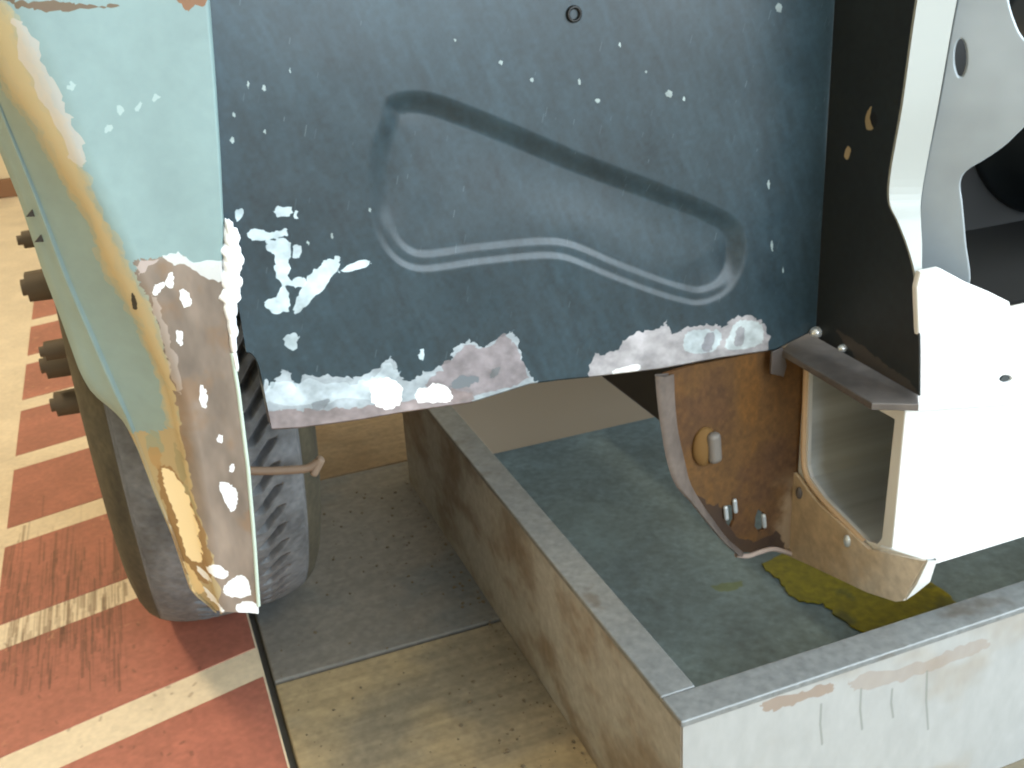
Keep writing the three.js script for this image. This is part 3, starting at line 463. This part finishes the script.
// --- pale green door pillar with its bared foot
{
  const ZF = ZP + 0.012;
  const lerpAt = (tab, py) => { if (py <= tab[0][1]) { const [a, b] = [tab[0], tab[1]]; return a[0] + (b[0] - a[0]) * (py - a[1]) / (b[1] - a[1]); } for (let i = 0; i < tab.length - 1; i++) if (py <= tab[i + 1][1]) { const [a, b] = [tab[i], tab[i + 1]]; return a[0] + (b[0] - a[0]) * (py - a[1]) / (b[1] - a[1]); } return tab[tab.length - 1][0]; };
  const A = [[205, -100], [210, 0], [216, 80], [221, 160], [224, 230], [222, 262], [228, 330], [238, 390], [248, 470], [254, 540], [258, 600], [259, 613]];
  const B = [[-34, -100], [8, 0], [50, 77], [83, 160], [125, 247], [134, 270], [157, 313], [173, 360], [187, 407], [197, 455], [206, 505], [213, 545], [220, 580], [226, 612]];
  const C = [[-80, -100], [-38, 0], [0, 76], [80, 205], [110, 273], [133, 317], [150, 350], [167, 387], [176, 430], [186, 475], [194, 515], [202, 556], [212, 585], [222, 612]];
  const D = [[-90, -100], [-44, 0], [0, 107], [37, 200], [67, 280], [103, 363], [127, 417], [140, 452], [156, 495], [172, 532], [192, 592], [218, 611]];
  const E = [[-110, -100], [-62, 0], [-4, 143], [20, 202], [43, 273], [60, 317], [80, 373], [92, 394], [110, 408], [120, 417], [127, 427], [139, 453], [155, 496], [171, 533], [191, 593], [217, 612]];
  const N = 110, start = -230, smoothTab = (t) => t;
  const zoff = (py, d) => ZF - d * (1 - 0.6 * smooth(420, 612, py));
  const col = (tab, end, d, dx = 0) => Array.from({ length: N + 1 }, (_, i) => { const t = i / N, py = start + (end - start) * t; let x = 0; for (const o of [-6, -3, 0, 3, 6]) x += lerpAt(tab, clamp(py + o, -300, end)) / 5; const p = onZ(x + dx, py, zoff(py, d)); return p; });
  const mid = (P, Q, t, bulge) => P.map((p, i) => p.clone().lerp(Q[i], t).add(new THREE.Vector3(-bulge, 0, bulge)));
  const cA = col(A, 613, 0), cB = col(B, 612, 0), cC = col(C, 612, 0.018), cD = col(D, 611, 0.058), cE = col(E, 612, 0.082);
  const cA2 = cA.map(p => p.clone().add(new THREE.Vector3(0.001, 0, -0.03))), cE2 = cE.map(p => p.clone().add(new THREE.Vector3(0.002, 0, -0.004)));
  const cFront = []; for (const t of [0, 0.03, 0.25, 0.5, 0.75, 0.9]) cFront.push(mid(cA, cB, t, 0));
  cFront[1].forEach(p => { p.z += 0.0012; });
  const cols = [...cFront, mid(cA, cB, 1, 0), mid(cB, cC, 0.2, 0.0010), mid(cB, cC, 0.4, 0.0018), mid(cB, cC, 0.6, 0.0020), mid(cB, cC, 0.8, 0.0014), cC, mid(cC, cD, 0.12, 0), mid(cC, cD, 0.5, -0.001), mid(cC, cD, 0.90, 0), mid(cC, cD, 0.96, -0.0002), mid(cC, cD, 1, 0).map(p => p.add(new THREE.Vector3(0.0004, 0, 0.0032))), mid(cD, cE, 0.10, 0).map(p => p.add(new THREE.Vector3(0, 0, 0.0030))), mid(cD, cE, 0.2, 0), mid(cD, cE, 0.6, 0), cE, cE2, cA2];
  const g = loft(cols, true);

  const S = new Sheet(-0.16, 0.23, 0.26, 0.62, 3200, '#819a9b');
  const pf = xy(ZF), pr = xy(ZF - 0.010), pd = xy(ZF - 0.035);
  S.each((u, v, c) => { const a = fbm(u * 13, v * 7, 4) - 0.5, b = fbm(u * 150, v * 150, 3) - 0.5, k = 1 + a * 0.16 + b * 0.05; for (let i = 0; i < 3; i++) c[i] *= k; });
  // rust along the top seam
  S.poly([[5, -2], [20, 2], [60, 0], [90, 6], [120, 5], [60, 11], [20, 8]].map(pf), '#5f4630', 0.003, 0.8); S.poly([[175, -8], [205, -6], [203, 4], [190, 8], [178, 4]].map(pf), '#7d4a26', 0.003, 0.8);
  // sanded edge: tan filler along the roll, then a painted highlight
  const band = []; for (let py = -120; py <= 612; py += 12) band.push(pf([lerpAt(B, py) - 2 + (vnoise(py * 0.05, 2) - 0.5) * 10, py])); for (let py = 612; py >= -120; py -= 12) { const q = onZ(lerpAt(C, py) - 4 + (vnoise(py * 0.04, 7) - 0.5) * 8, py, zoff(py, 0.020)); band.push([q.x, q.y]); }
  S.poly(band, '#a8a083', 0.004, 0.5);
  { const grow = (k) => band.map((p, i) => { const q = band[band.length - 1 - i]; return [p[0] + (q[0] - p[0]) * k, p[1] + (q[1] - p[1]) * k]; }); for (const k of [0.1, 0.18, 0.26, 0.34]) S.poly(grow(k), '#bea67c', 0.005, 0.32); }
  S.poly([[14, 20], [28, 30], [52, 78], [70, 120], [86, 162], [76, 166], [52, 120], [26, 70]].map(pf), '#bcb5ae', 0.004, 0.7);  // pale highlight on the upper roll, painted into the colour
  // bared foot of the pillar
  S.poly([[136, 262], [150, 259], [165, 257], [180, 255], [192, 262], [205, 265], [222, 262], [232, 262], [232, 330], [244, 390], [256, 470], [264, 620], [220, 622], [204, 560], [195, 505], [186, 455], [178, 407], [168, 360], [154, 313], [143, 288]].map(pf), '#7b6f64', 0.003);
  S.each((u, v, c) => { if (v < 0.53) { const q = c[0] > 118 && c[0] < 136 && c[2] < 106 && c[2] > 90 ? 1 : 0; if (q) { const a = fbm(u * 60, v * 26, 4) - 0.5, t = smooth(0.5, 0.7, fbm(u * 45 + 5, v * 30, 4)); for (let i = 0; i < 3; i++) c[i] = c[i] * (1 + a * 0.55) * (1 - t * 0.6) + [126, 100, 76][i] * t * 0.6; } } });
  // primer, filler and old cream paint on the lower left
  S.poly([[132, 452], [140, 440], [150, 436], [158, 446], [163, 425], [172, 418], [180, 435], [184, 470], [200, 510], [210, 545], [216, 590], [226, 614], [212, 618], [185, 590], [168, 535], [150, 490]].map(pd), '#aa9a76', 0.004);
  S.poly([[146, 442], [158, 434], [162, 450], [156, 462], [148, 456]].map(pd), '#8d9580', 0.004, 0.8); S.poly([[174, 436], [181, 452], [186, 478], [194, 505], [188, 506], [178, 476]].map(pd), '#8f8a68', 0.003, 0.7);
  S.poly([[160, 470], [172, 466], [186, 484], [200, 512], [207, 545], [204, 566], [190, 570], [178, 552], [168, 520], [160, 492]].map(pd), '#8a6a42', 0.003, 0.85);
  S.poly([[165, 480], [175, 478], [190, 500], [198, 530], [199, 558], [190, 562], [183, 545], [175, 520], [166, 495]].map(xy(ZF - 0.02)), '#f2e3bb', 0.002);
  S.poly([[150, 455], [158, 450], [162, 462], [158, 474], [152, 468]].map(pd), '#a98a5a', 0.002, 0.8); S.poly([[186, 566], [196, 574], [204, 590], [198, 596], [190, 584]].map(xy(ZF - 0.02)), '#d9bf8c', 0.002);
  const Wt = '#e9eef2';
  for (const c of [[[228, 483], [236, 490], [238, 500], [232, 512], [224, 500], [220, 483]], [[207, 572], [215, 565], [228, 572], [226, 578], [214, 577]], [[225, 585], [243, 575], [250, 595], [232, 597], [224, 593]], [[236, 606], [245, 601], [262, 607], [260, 616], [240, 615]], [[200, 578], [212, 582], [210, 587], [200, 584]], [[206, 598], [220, 606], [224, 612], [214, 613]], [[230, 466], [234, 464], [234, 472], [230, 472]],
    [[170, 272], [174, 276], [171, 288], [166, 286]], [[155, 285], [165, 283], [160, 292], [154, 295]], [[180, 290], [188, 292], [192, 305], [184, 307]], [[178, 330], [183, 333], [182, 346], [177, 342]], [[201, 385], [206, 390], [206, 408], [201, 405]], [[219, 434], [223, 436], [222, 443], [218, 442]]]) S.poly(c.map(pf), Wt, 0.0012, 0.95);
  S.poly([[163, 257], [178, 253], [192, 260], [222, 260], [224, 276], [206, 280], [194, 268], [176, 264]].map(pf), '#d5dde0', 0.003, 0.75);
  S.poly([[138, 264], [150, 259], [163, 258], [150, 266], [141, 276]].map(pf), '#b7aaa6', 0.003, 0.8); S.poly([[150, 292], [156, 298], [172, 345], [182, 392], [178, 395], [165, 350]].map(pf), '#b2a8a0', 0.003, 0.6);
  S.poly([[132, 293], [135, 296], [137, 310], [134, 311]].map(xy(ZF - 0.006)), '#1a1612', 0.0006);
  for (const [x, y] of [[72, 88], [120, 112], [138, 108], [108, 130], [156, 100]]) S.poly([[x - 4, y], [x, y - 6], [x + 4, y - 3], [x, y + 3]].map(pf), '#b9cfcf', 0.002, 0.5);
  const P = part('door_pillar', g, std({ map: S.texture(), roughness: 0.5 }), CAR); P.userData.label = 'pale green pillar with a bared brown foot and tan sanded edge';
  // added dark wedges that stand in for notches in the flange
  for (const [x, y, r] of [[33, 212, 1], [42, 237, 1.1]]) { const p = onZ(x, y, ZF - 0.071); const t = new THREE.Shape([new THREE.Vector2(-0.004, -0.002), new THREE.Vector2(0.004, -0.0025), new THREE.Vector2(0.0025, 0.004)].map(v => v.multiplyScalar(r))); part('clip', new THREE.ExtrudeGeometry(t, { depth: 0.002, bevelEnabled: true, bevelThickness: 0.0006, bevelSize: 0.0006, bevelSegments: 2 }).translate(p.x, p.y, p.z), std({ color: '#2a2622', roughness: 0.6 }), P); }
  // white filler bead over the seam
  const lumps = []; const bl = [[232, 228, 4, 8], [235, 240, 8, 12], [235, 255, 10, 13], [236, 268, 9, 12], [234, 282, 10, 12], [233, 296, 10, 12], [233, 310, 7, 12], [235, 326, 5, 13], [236, 344, 4, 13], [238, 360, 2.6, 13]];
  for (const [a, b, w, h] of bl) { const p = onZ(a - 3, b, ZF), k = 0.68 / 1044 * 1.12; const q = new THREE.SphereGeometry(1, 22, 16); const ps = q.attributes.position; for (let i = 0; i < ps.count; i++) { const n = 1 + (vnoise(ps.getX(i) * 2.5 + a, ps.getY(i) * 2.5 + b) - 0.5) * 0.5; ps.setXYZ(i, ps.getX(i) * n, ps.getY(i) * n, ps.getZ(i)); } q.scale(w * k, h * k, 0.0055); q.computeVertexNormals(); q.translate(p.x, p.y, ZF - 0.002); lumps.push(q); }
  const bg = mergeGeometries(lumps);
  part('filler_bead', planXY(bg), std({ color: '#eef3f6', roughness: 0.5 }), P).userData.label = 'white filler smeared over the seam';
  const edge = tube(Array.from({ length: 14 }, (_, i) => { const py = 352 + i * 19.5; const p = onZ(lerpAt(A, py), py, ZF); p.z += 0.0005; return p; }), 0.0016, 60, 6);
  part('seam_edge', edge, std({ color: '#b9c9bd', roughness: 0.5 }), P).userData.label = 'pale bright edge of the pillar';
}

// --- wheel behind the pillar
{
  const Wc = new THREE.Group(); Wc.name = 'wheel'; CAR.add(Wc);
  const Rw = 0.372, zc = -1.187, xl = -0.066, xr = 0.126, cx = (xl + xr) / 2, hw = (xr - xl) / 2;
  Wc.position.set(cx, Rw + 0.0024, zc);
  const prof = []; // [x, r, tread flag]
  const side = (s) => [[0.050 * s, 0.205], [hw * 0.78 * s, 0.212], [hw * 0.92 * s, 0.235], [hw * 1.0 * s, 0.275], [hw * 1.0 * s, 0.305], [hw * 0.98 * s, 0.326], [hw * 0.94 * s, 0.340], [hw * 0.88 * s, 0.351], [hw * 0.79 * s, 0.3592]];
  const L = side(-1), Rr = side(1).reverse(), NT = 76;
  for (const p of L) prof.push([p[0], p[1], 0]);
  for (let i = 0; i <= NT; i++) { const t = -1 + 2 * i / NT, x = t * hw * 0.73; prof.push([x, Rw - 0.010 * Math.pow(Math.abs(t), 3.2), 1]); }
  for (const p of Rr) prof.push([p[0], p[1], 0]);
  const NS = 1100, pos = [], uv = [], idx = [], teeth = 92;
  const tri = (a) => 2 * Math.abs(a - Math.floor(a + 0.5));
  for (let k = 0; k < NS; k++) {
    const th = k / NS * Math.PI * 2, ph = k / NS * teeth;
    for (const [x, r, tr] of prof) {
      let rr = r;
      if (tr) { const saw = (ph - Math.floor(ph)); for (const [gx, w, s] of [[-0.024, 0.0036, 1], [0.040, 0.0036, -1]]) { const c = gx + s * (saw - 0.5) * 0.019, d = Math.abs(x - c); rr -= 0.011 * (1 - smooth(w * 0.7, w * 1.4, d)); } rr += (fbm(th * 60, x * 160, 2) - 0.5) * 0.0014; }
      pos.push(x, Math.cos(th) * rr, Math.sin(th) * rr); uv.push(th * Rw, x + (tr ? 0 : Math.sign(x) * (0.40 - r)));
    }
  }
  const n = prof.length; for (let k = 0; k < NS; k++) for (let i = 0; i < n - 1; i++) { const a = k * n + i, b = ((k + 1) % NS) * n + i; idx.push(a, b, a + 1, b, b + 1, a + 1); }
  const g = new THREE.BufferGeometry(); g.setAttribute('position', new THREE.Float32BufferAttribute(pos, 3)); g.setAttribute('uv', new THREE.Float32BufferAttribute(uv, 2)); g.setIndex(idx); g.computeVertexNormals();
  const S = new Sheet(0, -0.3, 0.6, 0.6, 1200, '#5b5e60');
  S.each((u, v, c) => { const a = fbm(u * 22, v * 40, 4) - 0.5, b = fbm(u * 200, v * 200, 3) - 0.5, w = Math.abs(v) > 0.1 ? 1 : 0; const base = w ? [70, 66, 52] : [98, 101, 104]; const k = 1 + a * 0.5 + b * 0.3; for (let i = 0; i < 3; i++) c[i] = base[i] * k; });
  part('tyre', g, std({ map: S.texture(true, THREE.MirroredRepeatWrapping), roughness: 0.9 }), Wc).userData.label = 'dusty grey tyre with zigzag tread grooves';
  const rimMat = std({ color: '#4a4436', roughness: 0.6, metalness: 0.2 });
  part('rim', new THREE.LatheGeometry([[0.03, 0.005], [0.09, 0.02], [0.13, 0.012], [0.17, -0.03], [0.19, -0.05], [0.205, -0.05], [0.213, -0.062]].map(p => new THREE.Vector2(...p)), 48).rotateZ(Math.PI / 2).translate(0, 0, 0), rimMat, Wc);
  part('hub', new THREE.LatheGeometry([[0.001, 0.112], [0.03, 0.112], [0.034, 0.108], [0.036, 0.09], [0.062, 0.085], [0.066, 0.02], [0.066, 0.0]].map(p => new THREE.Vector2(...p)), 32).rotateZ(Math.PI / 2), rimMat, Wc);
  const nutMat = std({ color: '#5a5040', roughness: 0.6, metalness: 0.1 });
  const spots = [[32, 241, 0.009, -0.098], [36, 288, 0.016, -0.106], [54, 366, 0.015, -0.108], [64, 405, 0.0135, -0.108], [54, 352, 0.010, -0.100]];
  spots.forEach(([px, py, r, xe]) => {
    const p = onX(px, py, xe + 0.008), near = Math.max(zc - 0.06, Math.min(zc + 0.12, p.z)), q = onZ(px, py, near);
    const x = xe - cx, y = q.y - Rw, z = q.z - zc;
    const geo = mergeGeometries([new THREE.CylinderGeometry(r, r * 1.05, 0.024, 6).rotateZ(Math.PI / 2).translate(x + 0.012, y, z), new THREE.CylinderGeometry(r * 0.55, r * 0.55, 0.12, 12).rotateZ(Math.PI / 2).translate(x + 0.055, y, z), new THREE.CylinderGeometry(r * 1.25, r * 1.3, 0.006, 20).rotateZ(Math.PI / 2).translate(x + 0.027, y, z)]);
    part('wheel_nut', geo, nutMat, Wc);
  });
  for (let k = 0; k < 3; k++) { const t = 2.4 + k * 0.9; part('wheel_nut', new THREE.CylinderGeometry(0.014, 0.0145, 0.03, 6).rotateZ(Math.PI / 2).translate(-0.03, Math.cos(t) * 0.1, -Math.abs(Math.sin(t)) * 0.1 - 0.02), nutMat, Wc); }
  // steering joint in front of the tyre
  const rd = [[240, 470], [262, 471], [290, 470], [308, 468], [318, 462]].map(([a, b]) => onZ(a, b, -0.805));
  part('track_rod', tube(rd, 0.0036, 40, 10), std({ color: '#6f5c4b', roughness: 0.7 }), CAR).userData.label = 'short brown rod across the tyre';
  const q = onZ(317, 466, -0.806); part('rod_end', new RoundedBoxGeometry(0.007, 0.018, 0.010, 2, 0.003).rotateZ(-0.6).translate(q.x, q.y, q.z), std({ color: '#7b6a5a', roughness: 0.7 }), CAR);
}

// ---------------------------------------------------------------- grit on the boards
{
  const list = []; const g0 = new THREE.IcosahedronGeometry(1, 0);
  for (let i = 0; i < 420; i++) {
    const near = rnd(); const z = -0.55 - rnd() * 0.75, x = near < 0.55 ? TR.x0 - Math.pow(rnd(), 2.2) * 0.1 - 0.004 : 0.06 + rnd() * 0.235, r = 0.0006 + Math.pow(rnd(), 3) * 0.0017;
    const m = g0.clone(); m.scale(r * (0.8 + rnd() * 0.6), r * 0.7, r * (0.8 + rnd() * 0.6)); m.rotateY(rnd() * 6); m.translate(x, r * 0.6, z); list.push(m);
  }
  const m = part('grit', mergeGeometries(list), std({ color: '#6d6250', roughness: 0.9 })); m.userData = { kind: 'stuff', label: 'scattered brown grit lying on the boards along the tray', category: 'grit' };
}

renderer.render(scene, camera);
